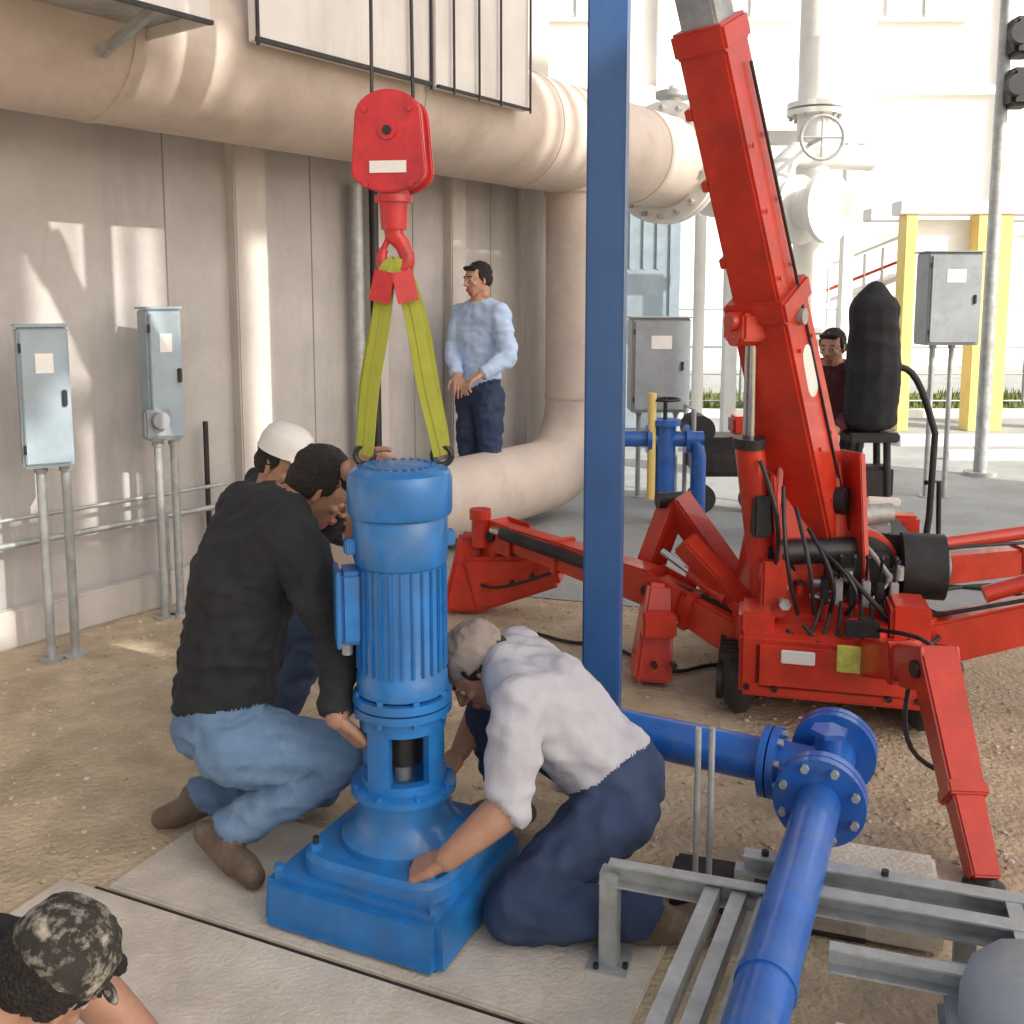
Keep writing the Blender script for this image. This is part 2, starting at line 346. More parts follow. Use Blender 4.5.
for i in range(1600):
    x=random.uniform(-2.3,2.8);y=random.uniform(2.5,5.5);r=random.uniform(.003,.012)
    t=bmesh.new(); bmesh.ops.create_icosphere(t,subdivisions=1,radius=r)
    for v in t.verts: v.co=V((v.co.x*random.uniform(.7,1.3)+x,v.co.y*random.uniform(.7,1.3)+y,v.co.z*.6+r*.3))
    g.add(t,random.randint(0,1))
g.done()
c=B('power_cable',['black'])
pts=[]
for i in range(60):
    t=i/59; pts.append((-.05+1.5*t,4.55-.5*t+.12*math.sin(t*9)+.05*math.sin(t*23),.012))
c.path(pts,.009,0,8)
c.path([(2.2+.5*math.sin(i*.21)+i*.02,5.1+.35*math.cos(i*.21),.014) for i in range(50)],.01,0,8); c.done()
# ---------------------------------------------------------------- wall, pipe
ax=V((.593,.805,0)); nb=V((-.805,.593,0)); A0=V((-2.01,4.1,0)); RW=Matrix((ax,nb,V((0,0,1)))).transposed()
W0=A0+nb*.5
w=B('rendered_wall',['wall','wall2','seam'])
w.box(W0+ax*.2+nb*.15+V((0,0,2.1)),(8.6,.3,4.2),RW,0,.01)
for t,wd in((-3.6,.3),(-2,.3),(-.35,.3),(1.55,.22),(2.55,.16),(3.35,.16),(4.3,.3)):
    w.box(W0+ax*t-nb*.03+V((0,0,2.05)),(wd,.09,4.1),RW,1,.008)
w.box(W0+ax*.2-nb*.04+V((0,0,.09)),(8.5,.07,.18),RW,1,.01)
for t in(1.05,2.05,2.95,3.8): w.box(W0+ax*t-nb*.001+V((0,0,2.1)),(.007,.004,4.1),RW,2,0)
w.done()
def onw(t,off,z): return W0+ax*t-nb*off+V((0,0,z))
c=B('conduit_pipe',['galv','dark'])
c.cyl(onw(-1,.1,.5),onw(1.9,.1,.48),.015); c.cyl(onw(-1,.1,.62),onw(1.3,.1,.6),.010)
c.cyl(onw(2.35,.08,0),onw(2.35,.08,2.3),.04,None,0); c.cyl(onw(2.5,.08,0),onw(2.5,.08,2.3),.03,None,1)
c.cyl(onw(1.2,.07,0),onw(1.2,.07,.95),.014,None,1)
for t in(.9,1.25,1.6): c.cyl(onw(t,.12,0),onw(t,.12,.5),.014)
c.done()
def ebox(name,c,size,R,m='boxblue',posts=(-.05,.06)):
    e=emp(name,(c[0],c[1],0)); b=B('enclosure',[m,'dark','white']); c=V(c)
    b.box(c,size,R,0,.008); b.box(c-R.col[1]*(size[1]/2+.008),(size[0]*.9,.014,size[2]*.94),R,0,.004)
    b.box(c-R.col[1]*(size[1]/2+.02)+R.col[0]*size[0]*.36,(.02,.02,.07),R,1,.004)
    b.box(c-R.col[1]*(size[1]/2+.016)+V((0,0,size[2]*.25)),(size[0]*.35,.004,size[2]*.14),R,2,0)
    for zz in(-.36,.36): b.cyl(c-R.col[1]*(size[1]/2+.01)-R.col[0]*size[0]*.46+V((0,0,size[2]*zz-.02)),c-R.col[1]*(size[1]/2+.01)-R.col[0]*size[0]*.46+V((0,0,size[2]*zz+.02)),.006,None,1,8)
    b.box(c+V((0,0,size[2]/2+.008)),(size[0]*1.08,size[1]*1.15,.012),R,0,.003); b.done(e)
    p=B('posts',['galv'])
    for x in posts:
        q=c+R.col[0]*x; p.cyl((q.x,q.y,-.01),(q.x,q.y,c.z-size[2]/2+.02),.02)
        p.cyl((q.x,q.y,0),(q.x,q.y,.012),.05); p.cyl((q.x,q.y,c.z-size[2]/2-.03),(q.x,q.y,c.z-size[2]/2),.028)
    p.done(e); return e
ebox('electrical_box',(-2.03,4.32,1.18),(.2,.16,.6),Matrix.Rotation(math.radians(30),3,'Z'),'boxblue',(-.03,.07))
ebox('electrical_box',(-1.73,4.92,1.23),(.17,.13,.64),Matrix.Rotation(math.radians(40),3,'Z'),'boxblue',(-.03,.05))
m_=B('meter_box',['boxgrey','white','galv']); mc=V((-1.73,4.92,1.0))+V((.0,-.09,0))
m_.box(mc,(.13,.06,.14),Matrix.Rotation(math.radians(40),3,'Z'),0,.01); m_.cyl(mc+V((.03,-.03,.02)),mc+V((.045,-.05,.02)),.04,None,0); m_.done()
ebox('electrical_box',(3.46,8.0,1.6),(.42,.25,.72),Matrix.Rotation(0,3,'Z'),'boxgrey',(-.1,.05))
e=emp('overhead_pipe',(A0.x,A0.y,0)); z0=V((0,0,2.73))
p=B('main_run',['beige','galv']); p.cyl(A0-ax*4+z0,A0+ax*5.5+z0,.375,None,0,64)
for t in(-1.5,.35,2.1,3.45,4.95): p.cyl(A0+ax*t+z0,A0+ax*(t+.035)+z0,.381,None,0,64)
p.done(e)
p=B('flanges',['white','galv'])
f0=A0+ax*5.5+z0
p.cyl(f0,f0+ax*.06,.5,None,0,48);p.cyl(f0+ax*.075,f0+ax*.135,.5,None,0,48); p.bolts(f0,-ax,.44,18,.022,.05,1)
p.lathe([(.37,0),(.37,.2),(.26,.45),(.26,1.0)],f0+ax*.13,ax); p.cyl(f0+ax*1.1,f0+ax*1.16,.38,None,0,40)
p.cyl(f0+ax*.2,f0+ax*.2+V((0,0,.65)),.05); p.cyl(f0+ax*.2+V((0,0,.55)),f0+ax*.2+V((0,0,.6)),.16,None,1); 
p.done(e)
p=B('down_leg',['beige','galv']); D0=A0+ax*4.24
pts=[D0+V((0,0,2.7)),D0+V((0,0,.83))]+[D0-ax*.5+V((0,0,.83))+ax*.5*math.cos(a)-V((0,0,.5*math.sin(a))) for a in [math.pi/2*j/14 for j in range(1,15)]]+[D0-ax*2.3+V((0,0,.33))]
p.path(pts,.255,0,48); p.cyl(D0+V((0,0,2.42)),D0+V((0,0,2.36)),.27,None,0,48); p.cyl(D0+V((0,0,.9)),D0+V((0,0,.87)),.262,None,0,48)
p.cyl(D0-ax*2.3+V((0,0,.33)),D0-ax*2.36+V((0,0,.33)),.34,None,0,40); p.cyl(D0-ax*2.38+V((0,0,.33)),D0-ax*2.42+V((0,0,.33)),.34,None,0,40); p.bolts(D0-ax*2.42+V((0,0,.33)),-ax,.3,12,.016,.03,1)
p.box(D0-ax*1.4+V((0,0,.06)),(.2,.35,.12),RW,1); p.done(e)
p=B('pipe_saddles',['beige'])
for t in(-3,): p.box(A0+ax*t+nb*.3+V((0,0,2.33)),(.12,.4,.1),RW)
p.done(e)
e=emp('pipe_catwalk',(A0.x,A0.y,0)); c=B('panels',['beigel','dark','galv'])
def onp(t,off,z): return A0+ax*t-nb*off+V((0,0,z))
c.box(onp(1.45,.44,3.12),(1.15,.05,.8),RW,0,.004); c.box(onp(2.5,.44,3.10),(.85,.05,.76),RW,0,.004)
c.box(onp(1.45,.475,2.725),(1.16,.02,.02),RW,1,0); c.box(onp(.88,.475,3.1),(.012,.012,.8),RW,1,0); c.box(onp(2.03,.475,3.1),(.012,.012,.8),RW,1,0)
c.box(onp(2.5,.475,2.725),(.84,.02,.014),RW,1,0)
for t in(1.86,2.2,2.42,2.62,2.91): c.cyl(onp(t,.49,2.70),onp(t,.49,4.0),.007,None,1,10)
c.box(onp(-1.0,.55,2.70),(2.8,.42,.03),RW,2,.004); c.box(onp(-1.0,.765,2.715),(2.8,.012,.13),RW,0,.003); c.box(onp(-1.0,.775,2.645),(2.82,.02,.016),RW,1,0); c.box(onp(.405,.55,2.70),(.012,.43,.12),RW,0,.002)
for t in(-1.6,-.7,.2): c.beam(onp(t,.36,2.55),onp(t,.74,2.67),(.03,.04),None,ax,2,.003)
for t in(-1.2,-.4,.38): c.cyl(onp(t,.74,2.7),onp(t,.74,3.75),.016,None,2,10)
c.cyl(onp(-2,.74,3.2),onp(.38,.74,3.2),.016,None,2,10); c.cyl(onp(-2,.74,3.72),onp(.38,.74,3.72),.016,None,2,10)
c.done(e)
# ---------------------------------------------------------------- blue post
p=B('blue_support_post',['bluepost','galv','dark']); pc=V((.30,3.2,0)); Rz=Matrix.Rotation(math.radians(-12),3,'Z')
p.box(pc+V((0,0,2.9)),(.12,.12,5.8),Rz,0,.006); p.box(pc+V((0,0,.01)),(.26,.26,.02),Rz,1,.003)
for sx in(-1,1):
    for sy in(-1,1): p.cyl(pc+Rz@V((.1*sx,.1*sy,.02)),pc+Rz@V((.1*sx,.1*sy,.045)),.011,None,2,6)
p.done()
# ---------------------------------------------------------------- pump
PC=V((-.285,2.5,0)); e=emp('vertical_pump',PC)
p=B('base',['blue','dark'])
p.box(PC+V((-.02,.0,.075)),(.52,.50,.15),RA,0,.022,.97)
t=bmesh.new(); ring=[]
for zz,k in((.148,.215),(.185,.212),(.198,.20)):
    rr=[]
    for j in range(40):
        a=2*math.pi*j/40; cx,cy=math.cos(a),math.sin(a); n=(abs(cx)**5+abs(cy)**5)**(-1/5); rr.append(t.verts.new(PC+RA@V((cx*n*k,cy*n*k,zz))))
    ring.append(rr)
for A,Bq in zip(ring,ring[1:]):
    for j in range(40): t.faces.new((A[j],A[(j+1)%40],Bq[(j+1)%40],Bq[j]))
t.faces.new(ring[-1]); t.faces.new(ring[0][::-1]); p.add(t,0)
for sx in(-1,1):
    for sy in(-1,1): 
        q=PC+RA@V((.165*sx,.165*sy,.197)); p.cyl(q,q+V((0,0,.018)),.016,None,0,6); p.cyl(q,q+V((0,0,.035)),.008,None,1,10)
        q=PC+RA@V((.225*sx-.02,.215*sy,.15)); p.cyl(q,q+V((0,0,.014)),.014,None,0,6)
p.lathe([(.165,.196),(.165,.215),(.135,.24),(.12,.29),(.125,.325),(.138,.328),(.138,.345),(.115,.35)],PC)
p.done(e)
p=B('pedestal',['blue','dark','galv'])
p.arc(PC,.085,.113,0,2*math.pi,.345,.375,0,40)
fa=math.atan2(-2.5,.285)+math.radians(8)
hw=math.radians(27)
for k in range(4):
    p.arc(PC,.088,.112,fa+hw+k*math.pi/2,fa+math.pi/2-hw+k*math.pi/2,.37,.51)
p.arc(PC,.085,.113,0,2*math.pi,.505,.545,0,40); p.arc(PC,.06,.128,0,2*math.pi,.545,.565,0,40); p.arc(PC,.05,.128,0,2*math.pi,.570,.592,0,40)
p.bolts(PC+V((0,0,.592)),(0,0,1),.118,8,.009,.012,0); p.bolts(PC+V((0,0,.545)),(0,0,-1),.118,8,.009,.012,0)
p.cyl(PC+V((0,0,.34)),PC+V((0,0,.56)),.022,None,2); p.cyl(PC+V((0,0,.40)),PC+V((0,0,.48)),.048,None,1)
p.bolts(PC+V((0,0,.345)),(0,0,1),.128,8,.008,.01)
p.done(e)
p=B('motor',['blue','dark','galv'])
p.lathe([(.10,.59),(.118,.60),(.118,.64),(.111,.655),(.111,.93),(.117,.935),(.121,.95),(.121,1.05),(.117,1.058)],PC)
for k in range(26):
    a=2*math.pi*k/26; d=V((math.cos(a),math.sin(a),0)); R=Matrix((d,V((-d.y,d.x,0)),V((0,0,1)))).transposed()
    p.box(PC+d*.111+V((0,0,.793)),(.014,.009,.272),R,0,.003)
p.lathe([(.113,1.058),(.131,1.062),(.134,1.075),(.134,1.15),(.129,1.168),(.112,1.18),(.06,1.186),(.004,1.187)],PC)
for k in range(24):
    a=2*math.pi*k/24; q=PC+V((math.cos(a)*.085,math.sin(a)*.085,1.184)); p.cyl(q,q+V((0,0,.004)),.006,None,0,6)
dj=V((-.97,-.24,0)); Rj=Matrix((dj,V((-dj.y,dj.x,0)),V((0,0,1)))).transposed()
p.box(PC+dj*.130+V((0,0,.83)),(.06,.10,.19),Rj,0,.012); p.box(PC+dj*.163+V((0,0,.83)),(.012,.11,.20),Rj,0,.005)
p.cyl(PC+dj*.140+V((0,0,.74)),PC+dj*.140+V((0,0,.70)),.014,None,2)
for a in(0.4,3.5): 
    d=V((math.cos(a),math.sin(a),0)); q=PC+d*.12+V((0,0,.985)); p.box(q,(.05,.03,.04),Matrix.Rotation(a,3,'Z'),0,.004)
EY=[PC+V((-.095,.05,1.165)),PC+V((.105,.045,1.165))]
for q in EY:
    t=[q+V((math.cos(a)*.024,0,.036+math.sin(a)*.024)) for a in [k*math.pi/8 for k in range(17)]]; p.path(t,.008,1,8); p.cyl(q,q+V((0,0,.018)),.014,None,1,12)
p.done(e)
# ---------------------------------------------------------------- hoist block and slings
HB=V((-.29,2.5,0)); e=emp('hoist_hook_block',HB)
p=B('block',['redblk','dark','chrome','white'])
Rh=Matrix.Rotation(math.radians(-8),3,'Z')
def oval(w1,w2,zt,zb,n=14):
    o=[]
    for k in range(n+1):
        a=math.pi*k/n; o.append((math.cos(a)*w1,zt+math.sin(a)*w1*.75))
    for k in range(n+1):
        a=math.pi+math.pi*k/n; o.append((math.cos(a)*w2,zb+math.sin(a)*w2*.6))
    return o
for off in(-.042,.042): p.plate(HB+Rh@V((0,off,0)),Rh,oval(.082,.092,2.035,1.91),.016,0,.004)
p.plate(HB,Rh,oval(.072,.082,2.035,1.91),.07,0,.006)
p.box(HB+Rh@V((0,-.0515,1.915)),(.09,.003,.028),Rh,3,0); p.cyl(HB+Rh@V((0,-.056,2.0)),HB+Rh@V((0,.056,2.0)),.022,None,0,20); p.cyl(HB+Rh@V((0,-.060,2.0)),HB+Rh@V((0,.060,2.0)),.012,None,1,6)
for sx in(-1,1):
    for zz in(1.875,2.05): p.cyl(HB+Rh@V((.055*sx,-.056,zz)),HB+Rh@V((.055*sx,-.048,zz)),.008,None,0,6)
p.cyl(HB+V((0,0,1.865)),HB+V((0,0,1.77)),.038,.032,0); p.cyl(HB+V((0,0,1.852)),HB+V((0,0,1.835)),.046,None,0)
hk=[HB+V((0,0,1.79)),HB+V((.0,0,1.755)),HB+V((.02,0,1.735))]+[HB+V((.0,0,1.70))+V((math.cos(a)*.032,0,math.sin(a)*.036)) for a in [math.radians(40-j*26) for j in range(11)]]
p.path(hk,[.028,.024,.021]+[.019+.004*math.sin(j/10*3.14)-.008*(j/10) for j in range(11)],0,14)
p.hull([(HB+V((-.030,0,1.715)),.008,None),(HB+V((-.012,0,1.755)),.007,None)])
p.done(e)
p=B('hoist_rope',['dark'])
for dx in(-.05,.05): p.cyl(HB+V((dx,0,2.05)),HB+V((dx*.6,0,5.15)),.0045,None,0,8)
p.done(e)
sl=B('lifting_sling',['webbing','redblk'])
def strap(pts,w,nrm,th=.008,mi=0):
    pts=[V(q) for q in pts]; t=bmesh.new(); rows=[]
    for i,q in enumerate(pts):
        d=(pts[min(i+1,len(pts)-1)]-pts[max(i-1,0)]).normalized(); n=V(nrm[i] if isinstance(nrm,list) else nrm); s=d.cross(n).normalized(); n=s.cross(d).normalized()
        rows.append([t.verts.new(q+s*w/2*sx+n*th/2*sy) for sx,sy in((-1,-1),(1,-1),(1,1),(-1,1))])
    for a,c in zip(rows,rows[1:]):
        for k in range(4): t.faces.new((a[k],a[(k+1)%4],c[(k+1)%4],c[k]))
    t.faces.new(rows[0][::-1]); t.faces.new(rows[-1]); sl.add(t,mi)
TP=HB+V((0,0,1.668))
for s,q in((-1,EY[0]),(1,EY[1])):
    bt=q+V((0,0,.045))
    for oy,ox in((-.016,0),(.018,.010*s)):
        t0=TP+V((s*.022,oy,-.01)); pl=[TP+V((-s*.006,oy,.018)),TP+V((s*.010,oy,.008)),t0]
        for k in range(1,8):
            f=k/8; pl.append(t0.lerp(bt+V((0,oy*.4,0)),f)+V((ox*math.sin(f*3.14)+.004*math.sin(f*7),.003*math.sin(f*11),0)))
        pl.append(bt+V((0,0,-.008))); strap(pl,.046,(.2*s,-1,.05))
        strap([v+V((0,-.0045,0)) for v in pl[2:]],.007,(.2*s,-1,.05),.003)
    strap([TP+V((s*.02,-.026,.0)),TP+V((s*.036,-.026,-.075))],.052,(.2*s,-1,.05),.01,1)
sl.done()
# ---------------------------------------------------------------- crane
CR=V((1.3,4.05,0)); e=emp('spider_crane',CR)
bd=V((-.582,-.6,1.734)); bp=V((1.236,4.0,.706)); bdn=bd.normalized(); side=V((.8,-.6,0))
def bt(t): return bp+bd*t
p=B('boom',['red','dark','galv','white'])
p.beam(bt(-.12),bt(.52),(.23,.28),(.21,.23),side,0,.012); p.beam(bt(.45),bt(1.0),(.18,.20),(.17,.185),side,0,.01)
p.beam(bt(.985),bt(1.03),(.19,.205),None,side,0,.01); p.beam(bt(.49),bt(.535),(.235,.26),None,side,0,.01)
p.beam(bt(.9),bt(1.75),(.13,.145),None,side,2,.008); p.beam(bt(1.7),bt(1.78),(.15,.165),None,side,0,.008); p.beam(bt(1.6),bt(2.55),(.10,.11),None,side,2,.008)
yv=bdn.cross((side-bdn*side.dot(bdn)).normalized())
for t in(.6,.75,.88): p.beam(bt(t)-side*.093,bt(t+.02)-side*.093,(.03,.19),None,side,0,.004)
p.cyl(bt(.06)-side*.15,bt(.06)+side*.15,.055,None,1); p.cyl(bt(.48)-side*.13,bt(.48)+side*.13,.03,None,2)
p.cyl(bt(2.55)-side*.07,bt(2.55)+side*.07,.09,None,1); p.beam(bt(2.45),bt(2.62),(.13,.16),(.13,.1),side,0)
sn=(side-bdn*side.dot(bdn)).normalized()
for kx in(-1,1): p.cyl(bt(.03)+sn*.118*kx+yv*.04,bt(.95)+sn*.1*kx+yv*.04,.006,None,1,8)
q=bt(.33)+sn*.108+yv*.0; p.hull([(q,(.004,.05,.05),Matrix((sn,yv,bdn)).transposed()),(q+bdn*.12,(.004,.045,.045),Matrix((sn,yv,bdn)).transposed())],3)
for t in(.08,.2,.42,.57,.7,.82):
    for w_ in(-.06,.06): p.cyl(bt(t)+sn*.10+yv*w_,bt(t)+sn*(.118 if t<.5 else .094)+yv*w_,.009,None,0,6)
p.box(V((.86,3.66,1.5)),(.14,.12,.10),Matrix.Rotation(.5,3,'Z'),0,.01)
p.cyl((.78,3.62,1.52),(.95,3.68,1.52),.035,None,0)
p.done(e)
p=B('lift_cylinder',['red','chrome','dark'])
p.cyl((.88,3.68,1.47),(.90,3.76,1.02),.024,None,1); p.cyl((.90,3.76,1.06),(1.0,3.84,.45),.055,None,0); p.cyl((.9,3.757,1.08),(.9,3.76,1.04),.062,None,2)
p.cyl((.8,3.64,1.47),(.96,3.70,1.47),.04,None,0)
p.path(sag((.93,3.70,1.0),(1.0,3.78,.5),-.0,10,(.03,-.08,0)),.009,2,8)
p.done(e)
p=B('turret',['red','dark','galv'])
p.beam((1.16,4.02,.2),(1.17,4.03,.98),(.44,.40),(.24,.28),(1,.1,0),0,.02)
for sx in(-.16,.15): p.beam((1.16+sx*1.3,3.88,.25),(1.2+sx,3.93,1.0),(.022,.36),(.022,.2),(1,.1,0),0,.004)
p.cyl((1.14,4.02,.17),(1.14,4.02,.36),.27,None,1,36); p.cyl((1.14,4.02,.36),(1.14,4.02,.40),.29,None,0,36)
p.cyl((.98,3.80,.62),(1.36,3.86,.62),.05,None,1); p.cyl((1.40,3.85,.56),(1.40,4.2,.56),.11,None,1,30); p.cyl((1.40,3.87,.56),(1.40,4.16,.56),.13,None,0,30)
for k in range(5): p.cyl((1.40,3.92+.04*k,.56),(1.40,3.93+.04*k,.56),.134,None,2,30)
p.beam((1.02,3.76,.6),(.98,3.74,.95),(.02,.1),None,(1,0,0)); p.box((.95,3.76,.78),(.07,.1,.16),None,1,.01)
p.box((1.0,3.74,.5),(.10,.08,.22),None,0,.01)
for k in range(4): p.path(sag((1.02+k*.05,3.70,.9-k*.08),(1.08+k*.06,3.66,.42),.0,12,(-.04+.03*k,-.09,0)),.008,1,8)
p.done(e)
p=B('chassis',['red','dark','galv','black','label','white'])
Rc=Matrix.Rotation(math.radians(-14),3,'Z')
def cc(x,y,z): return CR+Rc@V((x,y,0))+V((0,0,z))
p.box(cc(0,.05,.26),(.54,1.25,.18),Rc,0,.015); p.box(cc(0,-.45,.25),(.66,.22,.24),Rc,0,.015); p.box(cc(.05,.5,.25),(.66,.2,.18),Rc,0,.015)
p.box(cc(.27,-.42,.40),(.14,.2,.2),Rc,0,.015); p.box(cc(-.27,-.42,.36),(.13,.2,.16),Rc,0,.015)
for x_ in(-.3,-.2,.2,.3): p.cyl(cc(x_,-.56,.17),cc(x_,-.575,.17),.012,None,1,6)
for sx in(-1,1):
    p.hull([(cc(.33*sx,-.42,.13),(.07,.12,.125),Rc),(cc(.33*sx,.5,.13),(.07,.12,.125),Rc)],3)
    for k in range(26):
        y=-.5+k*.043; p.box(cc(.33*sx,y,.258),(.15,.02,.018),Rc,3,0)
    for k in range(5): p.cyl(cc(.33*sx+.06*sx,-.4+k*.22,.12),cc(.33*sx+.085*sx,-.4+k*.22,.12),.07,None,1,18)
p.box(cc(.17,.15,.50),(.34,.36,.30),Rc,1,.02); p.box(cc(.13,.12,.67),(.24,.26,.05),Rc,2,.01); p.box(cc(.24,.38,.52),(.34,.12,.28),Rc,0,.015)
p.cyl(cc(.28,-.1,.55),cc(.44,-.1,.55),.13,None,3,28); p.cyl(cc(.44,-.1,.55),cc(.46,-.1,.55),.06,None,2,20)
p.cyl(cc(.05,-.05,.72),cc(.25,.0,.74),.04,None,2); p.box(cc(.02,.05,.74),(.1,.08,.07),Rc,1,.01); p.box(cc(.22,.02,.78),(.13,.05,.03),Rc,5,.006)
p.box(cc(.12,-.2,.56),(.20,.10,.12),Rc,1,.01); p.box(cc(.10,-.30,.40),(.26,.12,.10),Rc,0,.01)
for k in range(6): p.box(cc(-.02+.05*k,-.33,.49),(.03,.05,.10),Rc,2 if k%2 else 1,.004); 
for k in range(6): p.cyl(cc(-.02+.05*k,-.33,.54),cc(-.02+.05*k,-.36,.63),.006,None,1,8); p.hull([(cc(-.02+.05*k,-.36,.635),.011,None)],1)
p.box(cc(.10,-.575,.31),(.17,.012,.10),Rc,4,.003); p.box(cc(.10,-.56,.42),(.12,.02,.06),Rc,1,.003); p.box(cc(-.12,-.575,.3),(.12,.012,.05),Rc,5,.003)
for k in range(10):
    a=cc(-.03+.035*k,-.37,.46); c2=cc(-.22+.06*k,-.5,.36+.02*(k%3)); p.path(sag(a,c2,.07+.01*k,12,(0,-.09-.01*k,0)),.0075,3,8)
for i in range(14):
    a=cc(random.uniform(-.25,.35),random.uniform(-.4,.35),random.uniform(.4,.68)); c2=cc(random.uniform(-.3,.44),random.uniform(-.45,.35),random.uniform(.3,.6))
    p.path(sag(a,c2,random.uniform(-.10,.12),14,(random.uniform(-.06,.06),random.uniform(-.12,.0),0)),random.choice([.006,.008,.010]),random.choice([3,3,2,1]),8)
for i in range(30):
    a=cc(random.uniform(-.2,.36),random.uniform(-.42,.3),random.uniform(.36,.64)); dd=random.choice([V((.05,0,0)),V((0,0,.05)),V((0,-.05,0))]); p.cyl(a,a+dd,random.uniform(.010,.02),None,random.choice([0,1,2,2]),12); p.cyl(a+dd*.8,a+dd*1.05,random.uniform(.014,.024),None,random.choice([1,2]),6)
p.done(e)
def outrig(nm,pts,foot,w=.11,cyl=True):
    p=B(nm,['red','dark','chrome','galv']); P=[V(q) for q in pts]
    p.cyl(P[0]-V((0,0,.12)),P[0]+V((0,0,.12)),.075,None,0,24); p.cyl(P[0]-V((0,0,.14)),P[0]+V((0,0,.14)),.03,None,1)
    for i in range(len(P)-1):
        d=(P[i+1]-P[i]).normalized(); sd=d.cross(V((0,0,1))).normalized()
        p.beam(P[i],P[i+1],(w*.85,w*1.15),(w*.72,w*.85),sd,0,.01)
        m=P[i].lerp(P[i+1],.55); p.beam(m,m+d*.04,(w*.95,w*1.15),None,sd,0,.005)
        for sg in(-1,1): p.beam(P[i+1]-d*.14+sd*sg*w*.45,P[i+1]+d*.04+sd*sg*w*.45,(.012,w*1.1),None,sd,0,.002)
        p.cyl(P[i+1]-sd*w*.6,P[i+1]+sd*w*.6,.028,None,1)
    F=V(foot); K=P[-1]; d=(F-K).normalized(); sd=V((d.y,-d.x,0)); sd=sd.normalized() if sd.length>.01 else V((1,0,0))
    m=K.lerp(F,.6); p.beam(K-d*.05,m,(w*.95,w*1.05),(w*.8,w*.85),sd,0,.008); p.beam(m-d*.02,m+d*.02,(w*.9,w*.95),None,sd,0,.006); p.beam(m-d*.05,F+V((0,0,.02)),(w*.72,w*.75),(w*.6,w*.6),sd,0,.006)
    p.lathe([(.055,0),(.055,.012),(.035,.025),(.03,.04)],F,(0,0,1),1,24)
    if cyl:
        a=P[0].lerp(P[1],.25)+V((0,0,w*.9)); c=P[0].lerp(P[1],.95)+V((0,0,w*1.2)); mm=a.lerp(c,.55); p.cyl(a,mm,.032,None,0,18); p.cyl(mm,c,.016,None,2,14)
        off=(K-P[0]).normalized()*.09; p.cyl(K.lerp(F,.0)+off,K.lerp(F,.5)+off,.03,None,0,16); p.cyl(K.lerp(F,.5)+off,K.lerp(F,.72)+off,.015,None,2,12)
    p.path(sag(P[0]+V((0,0,.1)),K+V((0,0,.03)),-.05,10,(.03,-.1,0)),.008,1,8); 
    p.path(sag(K.lerp(P[0],.3)-V((0,0,.03)),K.lerp(F,.55)-sd*w*.5,.08,12,(-.10,.0,0)),.008,1,8)
    return p.done(e)
outrig('outrigger_1',[(1.30,3.55,.30),(1.33,3.02,.45)],(1.29,2.56,0),.125,False)
outrig('outrigger_2',[(1.55,3.72,.28),(2.5,3.55,.58)],(2.7,3.5,0),.15)
outrig('outrigger_3',[(1.6,4.45,.34),(2.95,4.6,.44)],(3.1,4.65,0),.125)
outrig('outrigger_4',[(.95,3.85,.24),(.62,4.15,.38),(-.05,4.95,.42)],(-.22,5.15,0),.14)
p=B('stowed_struts',['red','dark','chrome'])
p.beam((1.02,4.2,.3),(.72,4.35,.72),(.10,.13),None,(1,.5,0)); p.beam((.72,4.35,.72),(.60,4.4,.34),(.09,.11),None,(1,.5,0)); p.cyl((.64,4.33,.72),(.80,4.37,.72),.035,None,1)
p.beam((.58,4.05,.02),(.62,4.1,.42),(.16,.2),(.11,.14),(1,0,0),0,.015); p.box((.60,3.95,.28),(.14,.06,.1),None,0,.01)
p.beam((1.0,3.9,.3),(.70,3.98,.62),(.08,.10),None,(1,.5,0))
p.beam((-.2,5.02,.16),(.24,4.9,.26),(.2,.3),(.14,.16),(0,1,0),0,.02); p.beam((-.25,5.05,.02),(-.22,5.03,.40),(.22,.24),(.10,.14),(1,0,0),0,.02)
p.cyl((-.16,4.95,.36),(-.16,4.95,.52),.045,None,0); p.cyl((-.16,4.95,.50),(-.16,4.95,.55),.055,None,0)
p.cyl((-.05,4.8,.46),(.45,4.3,.40),.03,None,1); p.cyl((-.1,4.85,.465),(.1,4.65,.44),.018,None,2)
for q in((.58,3.94,.12),(.66,3.94,.12),(.0,4.85,.2),(.1,4.83,.24)): p.cyl(q,V(q)-V((0,.03,0)),.014,None,1,6)
p.done(e)
# ---------------------------------------------------------------- blue process pipework
pd=V((.41,.912,0)); T=V((.87,2.62,.30))
e=emp('blue_pipework',(T.x,T.y,0)); p=B('pipe_run',['blue2','galv','dark'])
s0=T-pd*1.8; p.cyl(s0,T-pd*.18,.056,None,0,36); p.cyl(s0+pd*.85,s0+pd*.88,.06,None,0,36)
ld=V((-.88,.47,0)).normalized()
p.hull([(T-pd*.14,.062,None),(T+pd*.12,.066,None)]); p.cyl(T,T+ld*.16,.065)
for q,dd in((T-pd*.12,-pd),(T+pd*.13,pd)):
    p.cyl(q,q+dd*.028,.118,None,0,40); p.cyl(q+dd*.034,q+dd*.06,.118,None,0,40); p.bolts(q+dd*.06,dd,.098,8,.011,.016,1); 
p.cyl(T+ld*.13,T+ld*.15,.10,None,0,36); p.cyl(T+ld*.155,T+ld*.175,.10,None,0,36); p.bolts(T+ld*.13,-ld,.082,8,.01,.014,1)
p.cyl(T+ld*.17,T+ld*.75,.062,None,0,36); p.path([T+pd*.18,T+pd*.26,T+pd*.30+V((0,0,-.05)),T+pd*.31+V((0,0,-.3))],.07,0,30)
